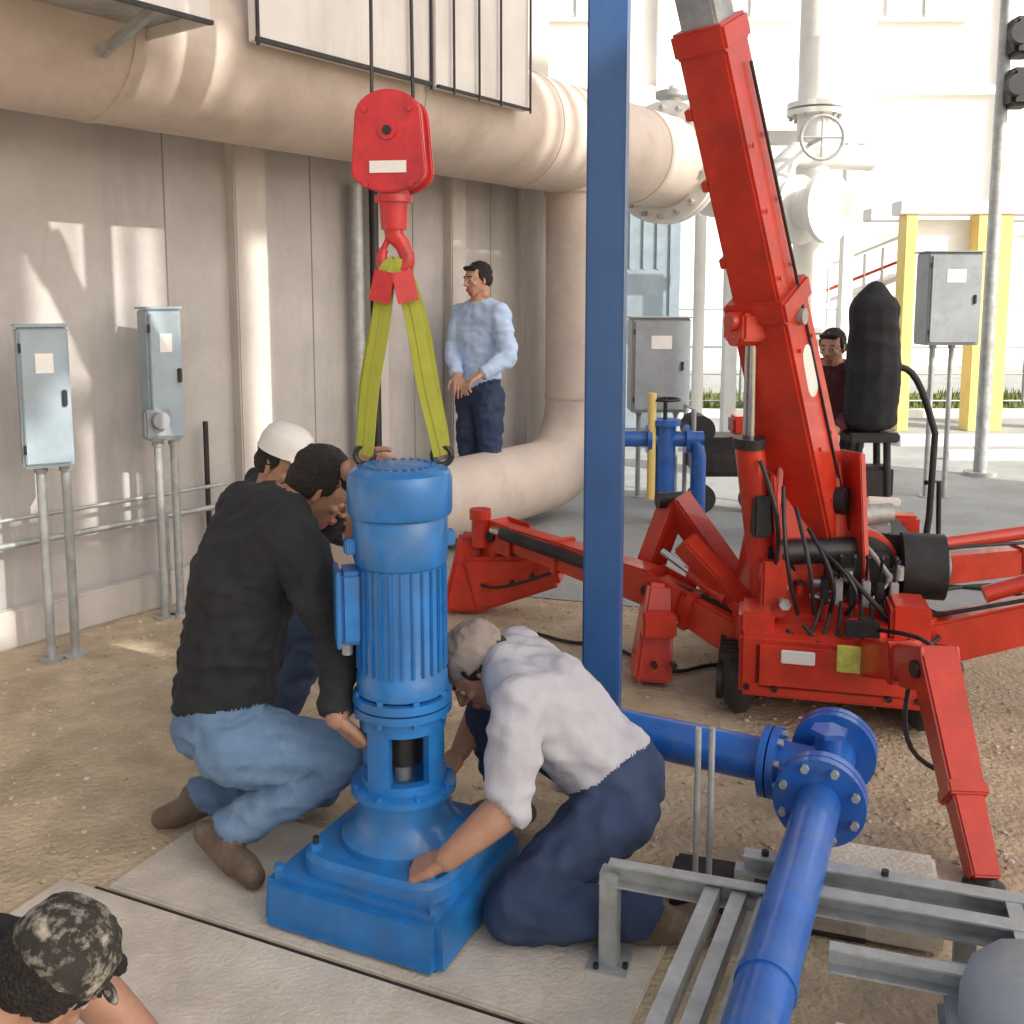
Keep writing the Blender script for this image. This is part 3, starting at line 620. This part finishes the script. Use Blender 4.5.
p.cyl(T+V((0,0,.04)),T+V((0,0,.115)),.035,None,0,16); p.cyl(T+V((0,0,.115)),T+V((0,0,.13)),.05,None,0,6)
p.done(e)
e=emp('blue_valve',(1.0,7.0,0)); p=B('valve',['blue2','dark','yellow'])
p.cyl((.72,7.0,.62),(1.35,7.0,.62),.055); p.cyl((1.08,7.0,.2),(1.08,7.0,.72),.075); p.cyl((1.08,7,.72),(1.08,7,.76),.11); p.path([(1.25,7,.62),(1.3,7,.6),(1.32,7,.5),(1.32,7,0)],.055)
for x in(.75,.95,1.22): p.cyl((x,7,.62),(x+.03,7,.62),.1)
p.cyl((.74,7.0,.15),(.74,7.0,.62),.05); p.cyl((1.08,7,0),(1.08,7,.3),.05,None,2); p.cyl((.98,6.95,.2),(.98,6.95,.95),.03,None,2)
t=[V((1.08,7,.9))+V((math.cos(a)*.1,math.sin(a)*.1,0)) for a in [k*math.pi/8 for k in range(17)]]; p.path(t,.01,1,8); p.cyl((1.08,7,.76),(1.08,7,.92),.015,None,1)
p.done(e)
gm=emp('portable_generator',(1.75,7.6,0)); p=B('body',['black','dark','galv','red'])
p.box((1.62,7.6,.42),(.5,.4,.3),None,1,.04); p.cyl((1.42,7.45,.62),(1.42,7.75,.62),.11,None,0); p.box((1.75,7.5,.66),(.2,.2,.14),None,3,.02)
for x in(1.36,1.88):
    p.path([(x,7.42,.05),(x,7.42,.78),(x,7.78,.78),(x,7.78,.05)],.018,2,10)
for x in(1.42,1.82): p.cyl((x,7.38,.11),(x,7.44,.11),.11,None,0)
p.done(gm)
ebox('grey_cabinet',(1.17,8.0,1.08),(.46,.3,.74),Matrix.Rotation(0,3,'Z'),'boxgrey',(-.15,.15))
# ---------------------------------------------------------------- galvanised skid
sa=V((.95,-.31,0)); sb=V((.31,.95,0)); RS=Matrix((sa,sb,V((0,0,1)))).transposed()
e=emp('steel_skid_frame',(.7,2.2,0)); p=B('beams',['galv','dark']); O=V((.235,2.24,.25))
def chan(p1,p2,h=.055,w=.03):
    d=(p2-p1).normalized(); s=d.cross(V((0,0,1))).normalized()
    p.beam(p1,p2,(.006,h),None,s,0,0)
    for z in(-1,1): p.beam(p1+s*w/2+V((0,0,z*(h/2-.002))),p2+s*w/2+V((0,0,z*(h/2-.002))),(w,.005),None,s,0,0)
chan(O,O+sa*.36); 
for k in(0,.34):
    q=O+sa*k; p.box((q.x,q.y,.125),(.045,.045,.25),RS,0,.003); p.box((q.x,q.y,.01),(.1,.1,.012),RS,0,.002)
    for dx in(-.035,.035): p.cyl((q.x+dx,q.y-.03,.016),(q.x+dx,q.y-.03,.028),.007,None,1,6)
for x in(.26,.32,.38,.46): chan(O+sa*x+V((0,0,-.01)),O+sa*x-pd*1.0+V((0,0,-.01)),.05,.03)
chan(O+sa*.30+sb*.15,O+sa*1.6+sb*.15,.05,.04); chan(O+sa*.45+sb*.04,O+sa*1.6+sb*.04,.05,.04); chan(O+sa*.5-sb*.16,O+sa*1.6-sb*.16,.05)
for x in(.3,.8,1.3): 
    q=O+sa*x+sb*.16; p.box((q.x,q.y,.11),(.045,.045,.22),RS,0,.003)
q=O+sa*.17+sb*.25
for dx in(0,.035): p.cyl((q.x+dx,q.y,0),(q.x+dx,q.y,.52),.008,None,0,8)
for x in(.9,1.2,1.5):
    chan(O+sa*x+sb*.15,O+sa*x-sb*.5,.045)
for x in(.35,.62,.95,1.25): 
    q=O+sa*x+sb*.13+V((0,0,.026)); p.cyl(q,q+V((0,0,.012)),.009,None,1,6)
p.done(e)
s=B('paving_block',['white']); s.box(O+sa*.68-sb*.32+V((0,0,-.21)),(.34,.40,.07),RS,0,.01); s.done()
s=B('paving_block',['concrete']); s.box(O+sa*.60+sb*.42+V((0,0,-.19)),(.34,.3,.10),RS,0,.01); s.done()
s=B('timber_sleeper',['dark']); s.box(O+sa*.35+sb*.33+V((0,0,-.2)),(.5,.12,.10),RS,0,.01); s.done()
tk=B('storage_tank',['boxgrey','galv']); tc_=V((1.02,1.72,0))
tk.hull([(tc_+V((0,0,.30)),(.17,.17,.06),None),(tc_+V((.35,-.12,.28)),(.17,.17,.06),None),(tc_+V((0,0,.06)),(.17,.17,.06),None),(tc_+V((.35,-.12,.06)),(.17,.17,.06),None)])
for zz in(.12,.22): tk.box(tc_+V((.17,-.06,zz)),(.74,.36,.012),Matrix.Rotation(-.33,3,'Z'),0,.004)
tk.cyl(tc_+V((.05,0,.34)),tc_+V((.05,0,.39)),.05,None,1); tk.done()
# ---------------------------------------------------------------- background
bz=emp('white_industrial_building',(9,24,0)); p=B('walls',['whitewall','white','boxgrey'])
p.box((12,27,6),(30,6,12),None,0,.02); p.box((5.2,23.2,3.0),(5.5,1.6,6.0),None,0,.02)
for x in range(0,26,4): p.box((x-.5,23.9,6),(.35,.25,12),None,0,.01)
for z in(3.2,6.4,9.6): p.box((12,23.93,z),(29.8,.16,.2),None,0,.01)
p.done(bz)
p=B('windows',['window','whitewall'])
for x in range(1,25,4):
    for z in(8.6,):
        p.box((x+.5,23.98,z),(1.8,.1,1.1),None,0,.01); p.box((x+.5,23.94,z-.62),(2.0,.16,.08),None,1,.01); p.box((x+.5,23.91,z),(.06,.06,1.1),None,1,0)
p.done(bz)
bl=emp('blue_grey_shed',(2.0,13,0)); p=B('walls',['boxblue','dark','white']); p.box((1.25,12.8,1.35),(1.5,1.6,2.7),None,0,.02); p.box((1.25,12.8,2.74),(1.7,1.8,.08),None,2,.01); p.box((1.5,11.985,1.0),(.6,.04,1.9),None,0,.01)
for k in range(9): p.box((.6+k*.16,11.99,1.35),(.02,.03,2.6),None,0,0)
p.done(bl)
yf=emp('yellow_gantry',(5.7,12,0)); p=B('frame',['yellow','white'])
for x,wd in((5.75,.42),(4.75,.14),(6.9,.3)): p.box((x,12.2,1.3),(wd,.25,2.6),None,0,.01)
p.box((6.0,12.2,2.68),(2.8,.3,.16),None,1,.01); p.box((6.0,13.2,2.68),(2.8,.3,.16),None,1,.01); p.box((5.3,12.32,1.9),(1.0,.08,1.3),None,1,.01); p.done(yf)
st=emp('stair_rail',(4.2,12.5,0)); p=B('rails',['red','white'])
for z in(0,.3): p.cyl((3.9,12.6,1.7+z),(4.9,12.6,2.1+z),.02,None,z>0,10)
for k in range(5): p.cyl((3.95+k*.22,12.6,0),(3.95+k*.22,12.6,2.0+k*.08),.02,None,1,8)
p.beam((3.9,12.8,1.5),(4.9,12.8,1.9),(.5,.06),None,(0,1,0),1); p.done(st)
wp=emp('white_process_pipes',(2.8,10,0)); p=B('pipes',['white','galv','boxblue'])
p.path([(2.55,10,0),(2.55,10,2.6),(2.6,10,2.85),(2.75,10,3.0),(3.6,10.3,3.0)],.12,0,24); p.cyl((3.0,10.2,0),(3.0,10.2,4.6),.17)
for z in(1.2,2.3,3.4): p.cyl((3.0,10.2,z),(3.0,10.2,z+.05),.27,None,0,30); p.cyl((3.0,10.2,z+.07),(3.0,10.2,z+.12),.27,None,0,30); p.bolts((3.0,10.2,z),(0,0,-1),.23,10,.02,.04,1)
p.lathe([(.15,0),(.33,.02),(.33,.07),(.2,.1),(.2,.3),(.33,.34),(.33,.4),(.15,.42)],(2.72,9.8,2.45),(.6,-.8,0)); 
t=[V((2.9,9.6,3.1))+V((math.cos(a)*.2,0,math.sin(a)*.2)) for a in [k*math.pi/10 for k in range(21)]]; p.path(t,.018,1,8); p.cyl((2.9,9.6,3.1),(2.9,10,3.1),.02,None,1)
for k in range(4): p.cyl((2.9,9.6,3.1),V((2.9,9.6,3.1))+V((math.cos(k*1.57)*.2,0,math.sin(k*1.57)*.2)),.012,None,1,6)
p.cyl((1.95,10.5,0),(1.95,10.5,3.5),.06,None,0); p.box((2.3,10.6,1.4),(.14,.14,2.8),None,0,.01); p.box((3.5,10.6,1.6),(.12,.12,3.2),None,0,.01); p.box((2.9,10.6,3.25),(1.5,.12,.14),None,0,.01)
p.done(wp)
fn=B('chain_link_fence',['galv'])
for k in range(12): fn.cyl((2+k*1.4,14.8,0),(2+k*1.4,14.8,1.5),.03,None,0,10)
for z in(.1,.5,.9,1.45): fn.cyl((2,14.8,z),(17.4,14.8,z),.014,None,0,8)
fn.done()
lp=emp('street_lamp',(4.27,9,0)); p=B('pole',['galv','dark','black']); p.cyl((4.27,9,0),(4.27,9,5.2),.06,.05,0,20); p.cyl((4.27,9,0),(4.27,9,.04),.14,None,0); 
for z in(3.3,3.72): 
    p.box((4.36,8.9,z+.1),(.2,.24,.32),None,2,.03); p.cyl((4.27,8.78,z+.1),(4.27,8.70,z+.1),.09,None,2,18)
p.beam((4.27,9,5.15),(4.27,8.2,5.3),(.06,.06),None,(1,0,0)); p.box((4.27,8.0,5.3),(.2,.45,.08),None,1,.02); p.done(lp)
cv=emp('covered_control_unit',(2.15,6,0)); b=B('tarp_cover',['blackcloth'])
b.hull([((2.16,6,.86),(.15,.14,.05),None),((2.17,6,1.2),(.15,.15,.1),None)]); b.hull([((2.17,6,1.2),(.15,.15,.1),None),((2.16,6,1.55),(.135,.13,.1),None)]); b.hull([((2.16,6,1.66),(.06,.06,.05),None),((2.16,6,1.56),(.12,.12,.06),None)])
remesh(b,.012,3,cv,disp=(.018,(0,)),dsize=.20,segs=[((2.1,6,1),(2.1,6,1.5),.1,.1,0)],mats=['blackcloth'])
p=B('stand',['black','dark','red'])
p.box((2.16,6,.78),(.3,.22,.06),None,1,.01)
for x,y in((2.05,5.93),(2.28,5.93),(2.05,6.1),(2.28,6.1)): p.cyl((x,y,0),(x+(2.16-x)*.3,y,.78),.022,None,0,12)
p.box((2.2,6,.5),(.2,.15,.2),None,0,.02); p.path([(2.25,6,1.2)]+sag((2.3,5.98,1.2),(2.54,5.95,.8),-.12,8)+[(2.53,5.95,.3),(2.5,5.95,0)],.02,0,12); p.path([(2.5,5.95,.5),(2.6,6,.5),(2.62,6,0)],.015,1,8)
p.box((2.1,5.9,.2),(.4,.3,.16),None,2,.02)
p.done(cv)
# added unseen sun blocker: translucent cloth on posts, shades and softly fills the yard
h_=V((.8,-.6,0)); s_=V((.6,.8,0)); RH=Matrix((s_,h_,V((0,0,1)))).transposed(); EL=33
e=emp('added_sun_blocker',h_*7); w=B('cloth',['fabric'])
def wb(s0,s1,z0,z1): 
    q=[h_*7+s_*s0+V((0,0,z0)),h_*7+s_*s1+V((0,0,z0)),h_*7+s_*s1+V((0,0,z1)),h_*7+s_*s0+V((0,0,z1))]; w.quad(q)
holes=[(2.05,2.19,[(7.5,8.3)]),(2.21,2.37,[(7.1,7.25),(8.1,8.45)]),(2.40,2.58,[(7.1,7.25),(8.7,9.5)]),(2.62,2.88,[(7.95,8.5),(8.7,9.7)]),(2.94,3.08,[(8.7,9.5)]),(3.6,3.76,[(8.1,9.4)]),  # slits cut in the added blocker to drop sun patches on wall and pipe
 (5.35,5.43,[(9.5,10.7)]),(5.52,5.62,[(9.5,10.7)]),(5.72,5.84,[(9.5,10.7)]),(5.92,5.98,[(9.5,10.7)])]
cur=-.2; ZB=4.0; ZT=10.9
for s0,s1,zs in holes:
    wb(cur,s0,ZB,ZT); z=ZB
    for a,c in zs: wb(s0,s1,z,a); z=c
    wb(s0,s1,z,ZT); cur=s1
wb(cur,7.0,ZB,ZT); wb(7.0,9.6,3.6,6.6); w.done(e)
w=B('posts',['galv'])
for s in(-.2,7.0): w.box(h_*7.12+s_*s+V((0,0,ZT/2)),(.15,.15,ZT),RH,0,.01)
w.box(h_*7.12+s_*9.6+V((0,0,3.3)),(.15,.15,6.6),RH,0,.01)
for z in(ZB,ZT): w.box(h_*7.12+s_*3.4+V((0,0,z)),(7.2,.1,.1),RH,0,.01)
w.done(e)
# ---------------------------------------------------------------- people
person('kneeling_worker',dict(pelvis=(.30,2.6,.30),chest=(.10,2.6,.51),neck=(-.03,2.63,.60),head=(-.09,2.68,.58),shL=(.02,2.44,.575),shR=(.02,2.78,.585),
 elL=(-.01,2.33,.36),wrL=(-.16,2.28,.25),elR=(-.06,2.95,.42),wrR=(-.15,2.76,.30),hipL=(.28,2.51,.26),hipR=(.30,2.69,.26),
 knL=(.0,2.33,.085),anL=(.35,2.31,.085),toeL=(.50,2.33,.05),knR=(-.06,2.80,.40),anR=(.0,2.85,.09),toeR=(-.13,2.85,.045)),
 'greycloth','navy','boot','skind',sleeve=.6,bulk=1.02,hf=(-.65,-.1,-.75),hu=(-.7,0,.7),cap='capg',vox=.0075,
 hands={'L':dict(d=(-.7,.25,-.4),n=(0,.3,-1),s=(0,1,0),c=.7),'R':dict(d=(-.5,-.7,-.3),n=(0,0,-1),s=(-1,0,0),c=.7)})
person('crouching_worker',dict(pelvis=(-.84,2.74,.40),chest=(-.76,2.76,.82),neck=(-.65,2.80,1.02),head=(-.55,2.84,1.06),shR=(-.60,2.64,.97),shL=(-.80,2.93,.98),
 elR=(-.47,2.60,.72),wrR=(-.45,2.46,.53),elL=(-.58,3.0,.93),wrL=(-.46,2.80,1.12),hipR=(-.77,2.66,.37),hipL=(-.88,2.82,.37),
 knR=(-.47,2.66,.33),anR=(-.80,2.63,.12),toeR=(-.70,2.54,.045),knL=(-.60,2.96,.10),anL=(-.96,2.88,.10),toeL=(-1.06,2.86,.04)),
 'blackcloth','denim','boot','skind',sleeve=1.0,bulk=1.08,hf=(.8,.1,-.6),hu=(.4,0,.9),vox=.0068,
 hands={'R':dict(d=(.5,.1,-.6),n=(.7,.6,.2),s=(0,.5,.5),c=.55),'L':dict(d=(.6,-.6,.2),n=(.6,.5,-.4),s=(0,0,1),c=.8)})
person('hard_hat_worker',dict(pelvis=(-.98,3.62,.5),chest=(-.88,3.52,.78),neck=(-.82,3.46,.95),head=(-.79,3.42,1.03),shR=(-.74,3.36,.91),shL=(-.93,3.66,.91),
 elR=(-.52,3.28,.82),wrR=(-.38,3.05,1.02),elL=(-.7,3.6,.8),wrL=(-.5,3.4,.85),hipR=(-.94,3.54,.47),hipL=(-1.04,3.7,.47),
 knR=(-.68,3.45,.45),anR=(-.85,3.5,.09),toeR=(-.68,3.44,.04),knL=(-.85,3.85,.2),anL=(-1.15,3.9,.1),toeL=(-1.2,3.92,.04)),
 'blackcloth','navy','boot','skind',sleeve=.6,hf=(.8,-.5,-.3),hu=(.2,0,1),hat='hat')
person('standing_man',dict(pelvis=(-.22,6.75,.98),chest=(-.22,6.75,1.35),neck=(-.22,6.74,1.57),head=(-.23,6.70,1.73),shR=(-.34,6.86,1.50),shL=(-.08,6.62,1.50),
 elR=(-.40,6.78,1.22),wrR=(-.36,6.58,1.10),elL=(-.02,6.52,1.22),wrL=(-.2,6.42,1.12),hipR=(-.28,6.80,.95),hipL=(-.16,6.69,.95),
 knR=(-.30,6.80,.50),anR=(-.30,6.84,.09),toeR=(-.38,6.72,.04),knL=(-.14,6.66,.50),anL=(-.13,6.69,.09),toeL=(-.2,6.56,.04)),
 'whitecloth','navy','boot','skin',sleeve=1.0,hf=(-.75,-.6,-.1),hu=(0,0,1))
person('crane_operator',dict(pelvis=(2.12,6.5,.72),chest=(2.08,6.42,1.0),neck=(2.04,6.36,1.18),head=(2.02,6.32,1.30),shR=(1.93,6.50,1.13),shL=(2.2,6.28,1.13),
 elR=(1.84,6.4,.92),wrR=(1.80,6.2,.82),elL=(2.12,6.1,.92),wrL=(1.95,5.98,.82),hipR=(2.06,6.56,.7),hipL=(2.18,6.46,.7),
 knR=(1.93,6.35,.42),anR=(2.02,6.6,.09),toeR=(1.93,6.48,.04),knL=(2.1,6.2,.42),anL=(2.17,6.42,.09),toeL=(2.1,6.3,.04)),
 'maroon','blackcloth','boot','skin',sleeve=1.0,hf=(-.6,-.8,-.15),hu=(0,0,1))
person('crawling_worker',dict(pelvis=(-1.45,1.3,.52),chest=(-1.08,1.42,.50),neck=(-.90,1.49,.50),head=(-.77,1.54,.48),shR=(-.98,1.30,.46),shL=(-1.0,1.64,.46),
 elR=(-.85,1.25,.22),wrR=(-.75,1.32,.05),elL=(-.83,1.78,.30),wrL=(-.67,1.80,.10),hipR=(-1.46,1.22,.48),hipL=(-1.46,1.4,.48),
 knR=(-1.3,1.2,.08),anR=(-1.7,1.2,.08),toeR=(-1.8,1.2,.04),knL=(-1.3,1.45,.08),anL=(-1.7,1.45,.08),toeL=(-1.8,1.45,.04)),
 'blackcloth','denim','boot','skind',cap='camo',sleeve=.6,hf=(.3,.6,-.75),hu=(.6,.3,.7),
 hands={'L':dict(d=(.8,.3,-.3),n=(0,0,-1),s=(0,-1,0),c=.3),'R':dict(d=(.8,.3,-.1),n=(0,0,-1),s=(0,1,0),c=.3)})
# ---------------------------------------------------------------- light, sky, camera
w=bpy.data.worlds.new('World'); sc.world=w; w.use_nodes=True; nt=w.node_tree
sky=nt.nodes.new('ShaderNodeTexSky'); sky.sky_type='NISHITA'; sky.sun_disc=False; sky.sun_elevation=math.radians(EL); sky.sun_rotation=math.radians(126.9)
sky.dust_density=4; sky.air_density=1.0
hs=nt.nodes.new('ShaderNodeHueSaturation'); hs.inputs['Saturation'].default_value=.4
mx=nt.nodes.new('ShaderNodeMixRGB'); mx.blend_type='MULTIPLY'; mx.inputs['Fac'].default_value=1; mx.inputs['Color2'].default_value=(1.04,1.0,.96,1)
nt.links.new(sky.outputs[0],hs.inputs['Color']); nt.links.new(hs.outputs[0],mx.inputs['Color1'])
nt.links.new(mx.outputs[0],nt.nodes['Background'].inputs['Color']); nt.nodes['Background'].inputs['Strength'].default_value=.22
L=bpy.data.lights.new('sun','SUN'); L.energy=5; L.angle=math.radians(.5); L.color=(1,.94,.85)
o=bpy.data.objects.new('sun',L); sc.collection.objects.link(o)
ce=math.cos(math.radians(EL)); ts=V((.8*ce,-.6*ce,math.sin(math.radians(EL))))
o.rotation_euler=ts.to_track_quat('Z','Y').to_euler()
cam=bpy.data.cameras.new('camera'); cam.lens=36*1000/1024; cam.sensor_width=36; cam.shift_y=-90/1024; cam.clip_end=1500; cam.clip_start=.05
o=bpy.data.objects.new('camera',cam); sc.collection.objects.link(o); o.location=(0,0,1.6); o.rotation_euler=(math.radians(83),0,0); sc.camera=o
sc.view_settings.view_transform='Standard'; sc.view_settings.look='None'; sc.view_settings.exposure=0
